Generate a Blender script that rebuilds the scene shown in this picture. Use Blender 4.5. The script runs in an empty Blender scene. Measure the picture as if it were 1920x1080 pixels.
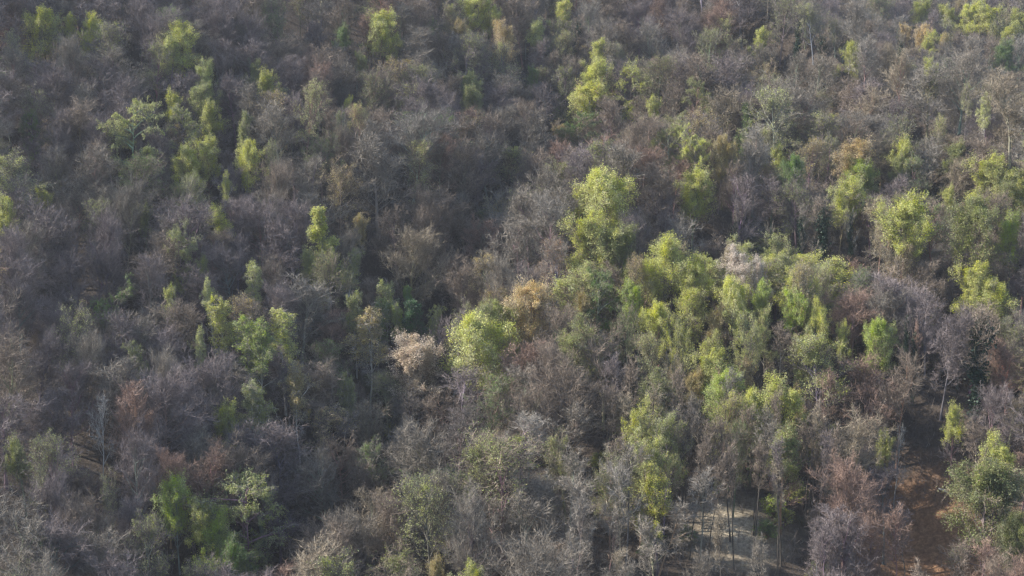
import bpy, math, random
import numpy as np
from mathutils import Vector, Matrix

random.seed(7)
rng = np.random.default_rng(11)
S = bpy.context.scene
C = S.collection

# ------------------------------------------------------------------ camera, sky, sun, exposure
HFOV = math.radians(40.0)
PITCH = math.radians(-11.0)
CAMZ = 90.0
cam_d = bpy.data.cameras.new('camera')
cam_d.sensor_width = 36.0
cam_d.lens = 18.0 / math.tan(HFOV / 2)
cam_d.clip_start = 0.5
cam_d.clip_end = 6000
cam = bpy.data.objects.new('camera', cam_d)
C.objects.link(cam)
cam.location = (0, 0, CAMZ)
cam.rotation_euler = (math.pi / 2 + PITCH, 0, 0)
S.camera = cam

SUN_DIR = Vector((-0.79, 0.13, 0.565)).normalized()      # from the ground towards the sun
SUN_ELEV = math.asin(SUN_DIR.z)
SUN_AZ = math.atan2(SUN_DIR.x, SUN_DIR.y)
world = bpy.data.worlds.new('World')
S.world = world
world.use_nodes = True
wn = world.node_tree.nodes
sky = wn.new('ShaderNodeTexSky')
sky.sky_type = 'NISHITA'
sky.sun_disc = False
sky.sun_elevation = SUN_ELEV
sky.sun_rotation = SUN_AZ
world.node_tree.links.new(sky.outputs[0], wn['Background'].inputs[0])
wn['Background'].inputs[1].default_value = 0.12
sun_d = bpy.data.lights.new('sun', 'SUN')
sun_d.energy = 5.0
sun_d.angle = math.radians(0.53)
sun_d.color = (1.0, 0.935, 0.83)
sun = bpy.data.objects.new('sun', sun_d)
C.objects.link(sun)
sun.location = (-200, 100, 300)
sun.rotation_euler = (-SUN_DIR).to_track_quat('-Z', 'Y').to_euler()

S.view_settings.view_transform = 'Standard'
S.view_settings.look = 'None'
S.view_settings.gamma = 1.0
S.view_settings.exposure = 1.25
S.cycles.max_bounces = 5
S.cycles.diffuse_bounces = 3
S.cycles.transmission_bounces = 3
S.cycles.volume_bounces = 0

S.cycles.use_denoising = True
S.cycles.denoising_prefilter = 'NONE'
S.cycles.filter_width = 1.4
HAZE = 0.00012

# ------------------------------------------------------------------ pixel <-> world (photograph is 1920 x 1080)
TH = math.tan(HFOV / 2)
FWD = np.array([0, math.cos(PITCH), math.sin(PITCH)])
UPV = np.array([0, -math.sin(PITCH), math.cos(PITCH)])
CAM = np.array([0, 0, CAMZ])


def ray(u, v):
    return FWD + np.array([1, 0, 0]) * ((u - 960) / 960 * TH) + UPV * (-(v - 540) / 960 * TH)


def project(p):
    q = np.asarray(p, float) - CAM
    d = q @ FWD
    return 960 + q[..., 0] / d / TH * 960, 540 - (q @ UPV) / d / TH * 960, d


SLOPE, PZ, PY = 0.344, CAMZ - 75.0, 181.0


def plane_hit(u, v):
    r = ray(u, v)
    # CAMZ + t*rz = PZ + SLOPE*(t*ry - PY)
    t = (PZ - SLOPE * PY - CAMZ) / (r[2] - SLOPE * r[1])
    return r[0] * t, r[1] * t


def line_world(pts):
    return np.array([plane_hit(u, v) for u, v in pts])


BUMPS = [   # (polyline in photograph pixels on the mean slope, height, half width in metres)
    (line_world([(1070, 250), (980, 420), (850, 570), (790, 740), (640, 960), (560, 1080)]), -5.0, 13.0),
    (line_world([(1000, 570), (1250, 470), (1480, 500), (1700, 600), (1920, 660)]), 6.0, 12.0),
    (line_world([(1180, 350), (1330, 380), (1480, 420), (1700, 500), (1920, 560)]), -6.5, 11.0),
    (line_world([(1200, 690), (1500, 720), (1750, 800), (1920, 860)]), 4.0, 11.0),
    (line_world([(1600, 650), (1760, 700), (1920, 740)]), -5.0, 9.0),
    (line_world([(1640, 930), (1740, 1010), (1780, 1080)]), -4.0, 9.0),
    (line_world([(1310, 190), (1420, 200), (1560, 250)]), -5.0, 12.0),
    (line_world([(560, 260), (720, 290), (840, 280)]), -4.0, 11.0),
    (line_world([(600, 470), (760, 460)]), 4.0, 13.0),
    (line_world([(60, 330), (110, 560), (170, 800)]), -3.5, 9.0),
]
GULLY = line_world([(1130, -300), (1070, 250), (980, 420), (850, 570), (790, 740), (640, 960), (560, 1080), (500, 1200)])
CREST = line_world([(1060, -150), (1250, 10), (1400, 95), (1550, 180), (1700, 275), (1820, 360), (1960, 450), (2300, 660)])
CREST = CREST[np.argsort(CREST[:, 0])]
GULLY = GULLY[np.argsort(GULLY[:, 1])]


def seg_dist(x, y, L):
    best = np.full(np.shape(x), 1e9)
    for a, b in zip(L[:-1], L[1:]):
        dx, dy = b - a
        t = np.clip(((x - a[0]) * dx + (y - a[1]) * dy) / (dx * dx + dy * dy), 0, 1)
        best = np.minimum(best, np.hypot(x - a[0] - t * dx, y - a[1] - t * dy))
    return best


def terrain(x, y):
    x = np.asarray(x, float); y = np.asarray(y, float)
    yy = np.clip(y, -60, 1000)
    z = PZ + SLOPE * (yy - PY)
    # valley floor below the camera, rising again behind it
    z = np.maximum(z, -12 + 0.10 * np.abs(y - 60))
    for L, h, w in BUMPS:
        z = z + 1.6 * h * np.exp(-(seg_dist(x, y, L) / w) ** 2)
    gx = np.interp(y, GULLY[:, 1], GULLY[:, 0])
    left = np.clip(gx - x, 0, 120)
    z = z + 0.335 * left * left / (left + 18)
    yc = np.interp(x, CREST[:, 0], CREST[:, 1])
    d = np.clip(y - yc, 0, None)
    z = z + 11 * np.exp(-((y - yc) / 18.0) ** 2) - 46 * (1 - np.exp(-(d / 40.0) ** 2))
    d2 = np.clip(y - (620 - 0.35 * (x - 150)), 0, None)
    z = z - 40 * (1 - np.exp(-(d2 / 60.0) ** 2))
    z = z + 0.8 * np.sin(x * 0.11 + 1.3) * np.sin(y * 0.09 + 0.4) + 0.5 * np.sin(x * 0.23 + y * 0.17)
    return z


def march(u, v, H, tmin=70, tmax=1100):
    """base point of a thing H metres tall whose top shows at pixel (u, v)"""
    r = ray(u, v)
    t = np.arange(tmin, tmax, 0.5)
    p = CAM + t[:, None] * r
    hit = np.nonzero(p[:, 2] - terrain(p[:, 0], p[:, 1]) <= H)[0]
    if not len(hit):
        return None
    q = p[hit[0]]
    return np.array([q[0], q[1], float(terrain(q[0], q[1]))])


# ------------------------------------------------------------------ helpers
def tag(o, label=None, cat=None, group=None, kind=None):
    for k, v in (('label', label), ('category', cat), ('group', group), ('kind', kind)):
        if v:
            o[k] = v


def np_mesh(name, V, faces_list, mats, smooth=False):
    """faces_list: list of (F, k) index arrays, all of them one k each"""
    me = bpy.data.meshes.new(name)
    V = np.asarray(V, np.float32)
    me.vertices.add(len(V))
    me.vertices.foreach_set('co', V.ravel())
    nl = sum(f.size for f in faces_list)
    nf = sum(len(f) for f in faces_list)
    me.loops.add(nl)
    me.polygons.add(nf)
    me.loops.foreach_set('vertex_index', np.concatenate([f.ravel() for f in faces_list]).astype(np.int32))
    starts, off = [], 0
    for f in faces_list:
        starts.append(off + np.arange(len(f)) * f.shape[1])
        off += f.size
    me.polygons.foreach_set('loop_start', np.concatenate(starts).astype(np.int32))
    me.polygons.foreach_set('use_smooth', np.full(nf, smooth))
    me.update(calc_edges=True)
    me.validate()
    for m in mats:
        me.materials.append(m)
    return me


def unit(a):
    return a / np.maximum(np.linalg.norm(a, axis=-1, keepdims=True), 1e-9)


def tangents(P):
    return unit(np.gradient(P, axis=1))


def tubes(P, R, k):
    N, M, _ = P.shape
    T = tangents(P)
    ref = np.where(np.abs(T[..., 2:3]) > 0.9, np.array([1.0, 0, 0]), np.array([0, 0, 1.0]))
    A = unit(np.cross(T, ref)); B = np.cross(T, A)
    ang = np.arange(k) * 2 * np.pi / k
    V = P[:, :, None] + R[:, :, None, None] * (np.cos(ang)[:, None] * A[:, :, None] + np.sin(ang)[:, None] * B[:, :, None])
    idx = np.arange(N * M * k).reshape(N, M, k)
    nx = np.roll(idx, -1, axis=2)
    F = np.stack([idx[:, :-1], nx[:, :-1], nx[:, 1:], idx[:, 1:]], -1).reshape(-1, 4)
    return V.reshape(-1, 3), F


def ribbons(P, W, g):
    N, M, _ = P.shape
    T = tangents(P)
    side = unit(np.cross(T, g.normal(size=(N, 1, 3))))
    V = np.stack([P - side * W[..., None], P + side * W[..., None]], 2)
    idx = np.arange(N * M * 2).reshape(N, M, 2)
    F = np.stack([idx[:, :-1, 0], idx[:, :-1, 1], idx[:, 1:, 1], idx[:, 1:, 0]], -1).reshape(-1, 4)
    return V.reshape(-1, 3), F


def grow(P, k, t0, t1, ang, angsd, length, trop, wig, M, g, flat=0.0):
    """k children on each of the N polylines P; returns the children (N*k, M, 3) and each one's place on its parent"""
    N, m, _ = P.shape
    t = t0 + (t1 - t0) * (np.arange(k)[None] + g.random((N, k))) / k
    f = np.clip(t, 0, 0.9999) * (m - 1)
    i = f.astype(int); w = (f - i)[..., None]
    n = np.arange(N)[:, None]
    p = P[n, i] * (1 - w) + P[n, i + 1] * w
    d = unit(P[n, i + 1] - P[n, i])
    r = g.normal(size=(N, k, 3))
    r[..., 2] *= (1 - flat)
    perp = unit(r - (r * d).sum(-1, keepdims=True) * d)
    a = (ang(t) if callable(ang) else ang) + angsd * g.normal(size=(N, k))
    dirs = np.cos(a)[..., None] * d + np.sin(a)[..., None] * perp
    if flat:
        dirs[..., 2] *= (1 - flat * 0.7)
    dirs = unit(dirs)
    L = (length(t) if callable(length) else np.asarray(length)[:, None] * np.ones((1, k))) * (0.7 + 0.6 * g.random((N, k)))
    Q = np.empty((N, k, M, 3)); Q[:, :, 0] = p
    cur = dirs
    for s in range(1, M):
        cur = cur + wig * g.normal(size=cur.shape)
        cur[..., 2] += trop
        if flat:
            cur[..., 2] *= (1 - flat * 0.4)
        cur = unit(cur)
        Q[:, :, s] = Q[:, :, s - 1] + cur * (L / (M - 1))[..., None]
    return Q.reshape(N * k, M, 3), L.reshape(-1), t.reshape(-1)


def leaf_quads(A, size, g, upbias=0.5):
    n = len(A)
    nor = g.normal(size=(n, 3)); nor[:, 2] = np.abs(nor[:, 2]) + upbias
    nor = unit(nor)
    a = unit(np.cross(nor, g.normal(size=(n, 3)))); b = np.cross(nor, a)
    s = (size * (0.6 + 0.8 * g.random(n)))[:, None]
    V = np.stack([A - a * s, A + b * s * 0.62, A + a * s, A - b * s * 0.62], 1)
    return V.reshape(-1, 3), np.arange(n * 4).reshape(n, 4)


# ------------------------------------------------------------------ materials
def nodes_of(name):
    m = bpy.data.materials.new(name)
    m.use_nodes = True
    nt = m.node_tree
    b = nt.nodes['Principled BSDF']
    return m, nt, b


def bark_material(name, lo, hi, rough=0.85, noise=6.0):
    m, nt, b = nodes_of(name)
    N, L = nt.nodes.new, nt.links.new
    oi = N('ShaderNodeObjectInfo')
    geo = N('ShaderNodeNewGeometry')
    mr = N('ShaderNodeMapRange')
    mr.inputs['To Min'].default_value = lo; mr.inputs['To Max'].default_value = hi
    L(geo.outputs['Random Per Island'], mr.inputs['Value'])
    tc = N('ShaderNodeTexCoord')
    nz = N('ShaderNodeTexNoise'); nz.inputs['Scale'].default_value = noise; nz.inputs['Detail'].default_value = 4
    L(tc.outputs['Object'], nz.inputs['Vector'])
    mr2 = N('ShaderNodeMapRange'); mr2.inputs['From Min'].default_value = 0.3; mr2.inputs['From Max'].default_value = 0.7
    mr2.inputs['To Min'].default_value = 0.65; mr2.inputs['To Max'].default_value = 1.35
    L(nz.outputs['Fac'], mr2.inputs['Value'])
    mul = N('ShaderNodeMath'); mul.operation = 'MULTIPLY'
    L(mr.outputs[0], mul.inputs[0]); L(mr2.outputs[0], mul.inputs[1])
    sc = N('ShaderNodeVectorMath'); sc.operation = 'SCALE'
    L(oi.outputs['Color'], sc.inputs[0]); L(mul.outputs[0], sc.inputs['Scale'])
    L(sc.outputs[0], b.inputs['Base Color'])
    b.inputs['Roughness'].default_value = rough
    b.inputs['Specular IOR Level'].default_value = 0.3
    return m


def leaf_material(name, lo, hi, trans=0.4, hue=0.03):
    m, nt, b = nodes_of(name)
    N, L = nt.nodes.new, nt.links.new
    oi = N('ShaderNodeObjectInfo')
    geo = N('ShaderNodeNewGeometry')
    mr = N('ShaderNodeMapRange')
    mr.inputs['To Min'].default_value = lo; mr.inputs['To Max'].default_value = hi
    L(geo.outputs['Random Per Island'], mr.inputs['Value'])
    wn_ = N('ShaderNodeTexWhiteNoise'); wn_.noise_dimensions = '1D'
    L(geo.outputs['Random Per Island'], wn_.inputs['W'])
    mh = N('ShaderNodeMapRange'); mh.inputs['To Min'].default_value = 0.5 - hue; mh.inputs['To Max'].default_value = 0.5 + hue
    L(wn_.outputs['Value'], mh.inputs['Value'])
    hs = N('ShaderNodeHueSaturation')
    L(oi.outputs['Color'], hs.inputs['Color']); L(mh.outputs[0], hs.inputs['Hue']); L(mr.outputs[0], hs.inputs['Value'])
    tc = N('ShaderNodeTexCoord')
    nz = N('ShaderNodeTexNoise'); nz.inputs['Scale'].default_value = 2.2; nz.inputs['Detail'].default_value = 3
    L(tc.outputs['Object'], nz.inputs['Vector'])
    ms = N('ShaderNodeMapRange'); ms.inputs['From Min'].default_value = 0.35; ms.inputs['From Max'].default_value = 0.65
    ms.inputs['To Min'].default_value = 0.62; ms.inputs['To Max'].default_value = 1.12
    L(nz.outputs['Fac'], ms.inputs['Value']); L(ms.outputs[0], hs.inputs['Saturation'])
    L(hs.outputs[0], b.inputs['Base Color'])
    b.inputs['Roughness'].default_value = 0.55
    b.inputs['Specular IOR Level'].default_value = 0.35
    tr = N('ShaderNodeBsdfTranslucent')
    L(hs.outputs[0], tr.inputs['Color'])
    mx = N('ShaderNodeMixShader'); mx.inputs[0].default_value = trans
    L(b.outputs[0], mx.inputs[1]); L(tr.outputs[0], mx.inputs[2])
    L(mx.outputs[0], nt.nodes['Material Output'].inputs['Surface'])
    return m


M_TRUNK = bark_material('bark', 0.75, 1.25)
M_TWIG = bark_material('twig_bark', 0.55, 1.6, noise=2.0)
M_LEAF = leaf_material('young_leaves', 0.65, 1.3)
M_IVY = leaf_material('ivy_leaves', 0.5, 1.5, trans=0.1)


def ground_material():
    m, nt, b = nodes_of('leaf_litter')
    N, L = nt.nodes.new, nt.links.new
    tc = N('ShaderNodeTexCoord')

    def noise(scale, detail=6, rough=0.6):
        n = N('ShaderNodeTexNoise'); n.inputs['Scale'].default_value = scale
        n.inputs['Detail'].default_value = detail; n.inputs['Roughness'].default_value = rough
        L(tc.outputs['Object'], n.inputs['Vector'])
        return n.outputs['Fac']

    def ramp(fac, stops):
        r = N('ShaderNodeValToRGB'); L(fac, r.inputs[0])
        e = r.color_ramp.elements
        e[0].position, e[0].color = stops[0][0], (*stops[0][1], 1)
        e[1].position, e[1].color = stops[1][0], (*stops[1][1], 1)
        for p, c in stops[2:]:
            x = e.new(p); x.color = (*c, 1)
        return r.outputs[0]

    def mix(f, a, c):
        x = N('ShaderNodeMix'); x.data_type = 'RGBA'
        L(f, x.inputs['Factor']); L(a, x.inputs['A']); L(c, x.inputs['B'])
        return x.outputs['Result']

    litter = ramp(noise(2.2, 10, 0.75), [(0.3, (0.045, 0.032, 0.022)), (0.7, (0.105, 0.078, 0.058)), (0.5, (0.060, 0.045, 0.034))])
    green = ramp(noise(3.0, 8, 0.7), [(0.3, (0.03, 0.05, 0.012)), (0.7, (0.10, 0.13, 0.03))])
    gmask = ramp(noise(0.07, 4), [(0.60, (0, 0, 0)), (0.74, (0.6, 0.6, 0.6))])
    col = mix(gmask, litter, green)
    orange = ramp(noise(1.6, 10, 0.75), [(0.32, (0.10, 0.05, 0.025)), (0.68, (0.38, 0.22, 0.12)), (0.5, (0.21, 0.115, 0.06))])
    pale = ramp(noise(1.8, 10, 0.75), [(0.32, (0.16, 0.13, 0.09)), (0.68, (0.62, 0.54, 0.41)), (0.5, (0.36, 0.30, 0.21))])

    def patch(px, rad, soft):
        x, y = plane_hit(*px)
        d = N('ShaderNodeVectorMath'); d.operation = 'DISTANCE'
        xy = N('ShaderNodeVectorMath'); xy.operation = 'MULTIPLY'
        L(tc.outputs['Object'], xy.inputs[0]); xy.inputs[1].default_value = (1, 1, 0)
        L(xy.outputs[0], d.inputs[0]); d.inputs[1].default_value = (x, y, 0)
        wob = N('ShaderNodeMath'); wob.operation = 'MULTIPLY_ADD'
        L(noise(0.25, 5), wob.inputs[0]); wob.inputs[1].default_value = 10; L(d.outputs['Value'], wob.inputs[2])
        r = N('ShaderNodeMapRange'); L(wob.outputs[0], r.inputs['Value'])
        r.inputs['From Min'].default_value = rad + 5 - soft; r.inputs['From Max'].default_value = rad + 5 + soft
        r.inputs['To Min'].default_value = 1; r.inputs['To Max'].default_value = 0
        return r.outputs[0]
    col = mix(patch((1740, 985), 11, 4), col, orange)
    col = mix(patch((1385, 1000), 6, 4), col, pale)
    col = mix(patch((1180, 920), 4, 3), col, pale)
    L(col, b.inputs['Base Color'])
    b.inputs['Roughness'].default_value = 0.95
    bp = N('ShaderNodeBump'); bp.inputs['Strength'].default_value = 0.8; bp.inputs['Distance'].default_value = 0.35
    L(noise(3.5, 8, 0.7), bp.inputs['Height']); L(bp.outputs[0], b.inputs['Normal'])
    return m


# ------------------------------------------------------------------ ground
def make_ground():
    xs = np.concatenate([np.linspace(-1500, -260, 22), np.arange(-250, 400, 2.5), np.linspace(410, 1600, 22)])
    ys = np.concatenate([np.linspace(-700, 20, 20), np.arange(30, 760, 3.0), np.linspace(775, 2400, 24)])
    X, Y = np.meshgrid(xs, ys)
    Z = terrain(X, Y)
    V = np.stack([X, Y, Z], -1).reshape(-1, 3)
    i = np.arange(len(xs) * len(ys)).reshape(len(ys), len(xs))
    F = np.stack([i[:-1, :-1], i[:-1, 1:], i[1:, 1:], i[1:, :-1]], -1).reshape(-1, 4)
    o = bpy.data.objects.new('ground', np_mesh('ground', V, [F], [ground_material()], True))
    C.objects.link(o)
    tag(o, 'steep hillside floor of brown leaf litter with pale clearings', kind='structure')


make_ground()


# ------------------------------------------------------------------ tree forms
class Form:
    """one tree shape: meshes for trunk, crown and foliage, normalised to height 1 and crown radius 1"""
    def __init__(s, kind, trunk, crown, foliage, ivy=None):
        s.kind, s.trunk, s.crown, s.foliage, s.ivy = kind, trunk, crown, foliage, ivy


def make_form(name, seed, H=18.0, R=4.5, base=0.35, top=0.86, n1=16, n2=7, n3=6, n4=6, a_lo=1.05, a_hi=0.45,
              trop1=0.12, trop2=0.06, trop4=0.05, wig=0.10, env='dome', flat=0.0, leaves=0, leaf=0.16, clump=1.0,
              twig=0.020, stems=1, lean=0.05, ivy=0, trunk_r=0.22, leaf_lo=0.0, upbias=0.5, l4=0.9, spread=0.35):
    g = np.random.default_rng(seed)
    M0 = 9
    T = np.linspace(0, 1, M0)
    P0 = np.zeros((stems, M0, 3))
    for s in range(stems):
        az = g.random() * 6.28
        off = lean * H * (1 if stems == 1 else 2.5)
        P0[s, :, 0] = np.cos(az) * off * T ** 1.3 + np.cumsum(g.normal(0, 0.012 * H * wig * 8, M0)) * T
        P0[s, :, 1] = np.sin(az) * off * T ** 1.3 + np.cumsum(g.normal(0, 0.012 * H * wig * 8, M0)) * T
        P0[s, :, 2] = T * H * top - (0.6 if s == 0 else 0.3)
    R0 = trunk_r * (1 - 0.80 * T)[None] * np.ones((stems, 1)) * (1 if stems == 1 else 0.6)
    R0[:, 0] *= 1.35

    def prof(t):
        u = np.clip((t - base) / (1 - base), 0, 1)
        if env == 'dome':
            return R * (0.50 + 0.62 * np.sin(np.pi * (0.28 + 0.62 * u)))
        if env == 'oval':
            return R * (0.55 + 0.65 * np.sin(np.pi * (0.12 + 0.75 * u)))
        if env == 'cone':
            return R * (1.2 - 0.95 * u)
        if env == 'vase':
            return R * (1.5 - 0.35 * u)
        return R
    P1, L1, t1 = grow(P0, n1, base, 0.99, lambda t: a_lo + (a_hi - a_lo) * np.clip((t - base) / (1 - base), 0, 1), 0.16, prof,
                      trop1, wig, 6, g, flat)
    R1 = (0.016 + 0.014 * L1)[:, None] * np.linspace(1, 0.28, 6)[None]
    P2, L2, _ = grow(P1, n2, 0.22, 1.0, 0.75, 0.22, L1 * 0.42, trop2, wig * 1.3, 5, g, flat)
    R2 = (0.009 + 0.008 * L2)[:, None] * np.linspace(1, 0.35, 5)[None]
    P3, L3, _ = grow(P2, n3, 0.2, 1.0, 0.72, 0.25, np.maximum(L2 * 0.52, 0.5), trop4, wig * 1.5, 4, g, flat)
    P4, L4, _ = grow(P3, n4, 0.15, 1.0, 0.7, 0.28, np.clip(L3 * 0.75, 0.35, l4), trop4, wig * 1.5, 3, g, flat)
    rad = np.hypot(P3[..., 0], P3[..., 1]).ravel()
    rr = np.quantile(rad, 0.96); hh = np.quantile(P4[..., 2], 0.998)
    sc = np.array([1 / rr, 1 / rr, 1 / hh])

    def build(parts, mat, smooth, nm):
        Vs, Fs, off = [], [], 0
        for V, F in parts:
            Vs.append(V); Fs.append(F + off); off += len(V)
        return np_mesh(name + '_' + nm, np.concatenate(Vs) * sc, Fs, [mat], smooth)
    trunk = build([tubes(P0, R0, 7), tubes(P1, R1, 4)], M_TRUNK, True, 'trunk')
    W3 = twig * 1.5 * np.linspace(1, 0.5, 4)[None] * np.ones((len(P3), 1))
    W4 = twig * np.linspace(1, 0.35, 3)[None] * np.ones((len(P4), 1))
    crown = build([tubes(P2, R2, 3), ribbons(P3, W3, g), ribbons(P4, W4, g)], M_TWIG, False, 'crown')
    fol = None
    if leaves:
        w2 = np.clip(1 + clump * g.normal(size=len(P2)), 0.0, 2.5)           # some sprays are fuller than others
        zz = P2[:, 2, 2] / hh
        w2 *= np.clip((zz - leaf_lo) / 0.15, 0, 1)
        w4 = np.repeat(w2, n3 * n4)
        n = g.poisson(w4 * leaves)
        which = np.repeat(np.arange(len(P4)), n)
        f = g.random(len(which)) * 1.999
        i = f.astype(int); q = (f - i)[:, None]
        A = P4[which, i] * (1 - q) + P4[which, i + 1] * q + g.normal(size=(len(which), 3)) * spread * 0.4
        V, F = leaf_quads(A, leaf, g, upbias)
        fol = np_mesh(name + '_foliage', V * sc, [F], [M_LEAF])
    iv = None
    if ivy:
        k = int(ivy * 3500)
        t = g.random(k) ** 0.8 * 0.95
        f = t * (M0 - 1); i = f.astype(int); q = (f - i)[:, None]
        c = P0[0, i] * (1 - q) + P0[0, np.minimum(i + 1, M0 - 1)] * q
        wid = 0.35 + 0.75 * np.abs(np.sin(t * 9 + seed)) * (0.4 + t)
        A = c + g.normal(size=(k, 3)) * wid[:, None] * 0.62
        pick = P1[g.integers(0, len(P1), k // 2)]
        f = g.random(k // 2) ** 1.3 * 3.2; i = f.astype(int); q = (f - i)[:, None]
        B = pick[np.arange(k // 2), i] * (1 - q) + pick[np.arange(k // 2), i + 1] * q + g.normal(size=(k // 2, 3)) * 0.3
        V, F = leaf_quads(np.concatenate([A, B]), 0.2, g, 0.3)
        iv = np_mesh(name + '_ivy', V * sc, [F], [M_IVY])
    return Form(name, trunk, crown, fol, iv)


FORMS = {}


def add_forms(kind, n, **kw):
    FORMS[kind] = [make_form(f'{kind}_{i}', 100 * len(FORMS) + 7 * i + 3, **kw) for i in range(n)]


UPW = dict(trop1=0.10, trop2=0.08, trop4=0.10)
add_forms('dome', 4, H=18, R=4.0, base=0.38, n1=24, n2=8, n3=7, n4=7, a_lo=1.1, a_hi=0.5, twig=0.015, **UPW)
add_forms('vase', 4, H=18, R=3.7, base=0.30, n1=22, n2=8, n3=7, n4=7, a_lo=0.85, a_hi=0.35, env='oval', trop1=0.12, trop2=0.10, trop4=0.12, wig=0.09, twig=0.015)
add_forms('twisty', 3, H=17, R=3.9, base=0.36, n1=22, n2=8, n3=7, n4=6, a_lo=1.05, a_hi=0.45, wig=0.14, trop1=0.12, trop2=0.08, trop4=0.10, twig=0.018)
add_forms('slender', 4, H=20, R=2.7, base=0.48, n1=17, n2=7, n3=6, n4=6, a_lo=0.75, a_hi=0.28, env='oval', trunk_r=0.17, twig=0.016, **UPW)
add_forms('fine', 3, H=17, R=4.4, base=0.32, n1=28, n2=8, n3=8, n4=8, a_lo=1.2, a_hi=0.5, twig=0.013, **UPW)
add_forms('budding', 4, H=18, R=3.9, base=0.34, n1=20, n2=7, n3=6, n4=6, leaves=1.7, leaf=0.07, clump=0.7, a_lo=1.05, a_hi=0.45, twig=0.015, **UPW)
add_forms('halfleaf', 4, H=18, R=3.8, base=0.32, n1=20, n2=7, n3=6, n4=6, leaves=4.6, leaf=0.078, clump=0.6, leaf_lo=0.36, a_lo=1.05, a_hi=0.45, twig=0.015, **UPW)
add_forms('leafy', 4, H=17, R=4.4, base=0.32, n1=20, n2=7, n3=6, n4=5, leaves=11.0, leaf=0.085, clump=0.55, spread=0.55, leaf_lo=0.36, a_lo=1.1, a_hi=0.5, trop2=0.08)
add_forms('oval', 3, H=17, R=3.2, base=0.30, n1=20, n2=6, n3=6, n4=5, leaves=11.0, leaf=0.082, clump=0.55, env='oval', a_lo=0.95, spread=0.5, leaf_lo=0.45, trop2=0.1)
add_forms('layered', 3, H=16, R=4.4, base=0.24, n1=22, n2=7, n3=6, n4=5, a_lo=1.3, a_hi=0.6, trop1=0.0, trop2=0.0, trop4=-0.01,
          flat=0.5, leaves=9.0, leaf=0.085, clump=0.8, env='oval', upbias=1.6, spread=0.2)
add_forms('birch', 4, H=18, R=2.5, base=0.38, n1=18, n2=6, n3=6, n4=5, a_lo=0.7, a_hi=0.35, trop2=-0.05, trop4=-0.18, env='oval', leaf_lo=0.45,
          leaves=5.5, leaf=0.078, clump=0.6, trunk_r=0.15, lean=0.06)
add_forms('conical', 2, H=18, R=3.0, base=0.14, n1=26, n2=6, n3=6, n4=4, a_lo=1.1, a_hi=0.4, env='cone', leaves=8.0, leaf=0.085, clump=0.6)
add_forms('ivied', 2, H=17, R=3.4, base=0.42, n1=14, n2=6, n3=6, n4=5, a_lo=1.0, a_hi=0.4, ivy=1.0, **UPW)
add_forms('shrub', 4, H=4.5, R=2.2, base=0.12, n1=7, n2=5, n3=4, n4=4, stems=5, trunk_r=0.05, leaves=1.5, leaf=0.12, clump=1.2, l4=0.5, spread=0.25)
add_forms('highcrown', 3, H=20, R=2.3, base=0.62, n1=14, n2=6, n3=6, n4=6, a_lo=0.75, a_hi=0.3, env='oval', trunk_r=0.16, twig=0.015, **UPW)
add_forms('snag', 2, H=18, R=3.2, base=0.35, n1=13, n2=6, n3=4, n4=3, a_lo=0.8, a_hi=0.35, wig=0.13, twig=0.022, trunk_r=0.17, trop1=.12, trop2=.1)

# ------------------------------------------------------------------ colours (linear base colours)
LEAF = {
    'lime': (0.50, 0.52, 0.095), 'yellow': (0.53, 0.54, 0.075), 'vivid': (0.35, 0.44, 0.055), 'green': (0.15, 0.24, 0.05),
    'dark': (0.07, 0.15, 0.06), 'olive': (0.28, 0.31, 0.09), 'pale': (0.44, 0.47, 0.14), 'ochre': (0.44, 0.35, 0.12),
    'orange': (0.55, 0.41, 0.17), 'tan': (0.44, 0.37, 0.22), 'pink': (0.68, 0.55, 0.40), 'white': (0.66, 0.57, 0.48), 'moss': (0.19, 0.21, 0.065),
    'rust': (0.32, 0.19, 0.11),
}
BARK = {'grey': (0.198, 0.174, 0.144), 'brown': (0.200, 0.160, 0.126), 'mauve': (0.172, 0.143, 0.140), 'tan': (0.245, 0.205, 0.15),
        'reddish': (0.235, 0.160, 0.126), 'silver': (0.215, 0.195, 0.170), 'dark': (0.12, 0.105, 0.093), 'white': (0.62, 0.60, 0.56)}

TREES = []      # records of what was planted


def plant(form_kind, base, H, R, rz, tint, leaf=None, tilt=(0, 0), name='bare_tree', variant=None, ivy=None, trunk=None):
    f = FORMS[form_kind][(variant if variant is not None else random.randrange(99)) % len(FORMS[form_kind])]
    o = bpy.data.objects.new(name, None)
    o.empty_display_size = 1.0
    C.objects.link(o)
    o.location = base
    o.rotation_euler = (tilt[0], tilt[1], rz)
    o.scale = (R, R, H)
    jit = 0.85 + 0.3 * random.random()
    for nm, me, col in (('trunk', f.trunk, trunk or tuple(c * (0.75 + 0.55 * random.random()) for c in tint)), ('crown', f.crown, tint), ('foliage', f.foliage, leaf),
                        ('ivy', f.ivy, ivy or (0.018, 0.045, 0.022))):
        if me is None or col is None:
            continue
        c = bpy.data.objects.new(nm, me)
        C.objects.link(c)
        c.parent = o
        c.color = (*[min(0.9, x * jit) for x in col], 1)
    return o


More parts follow.
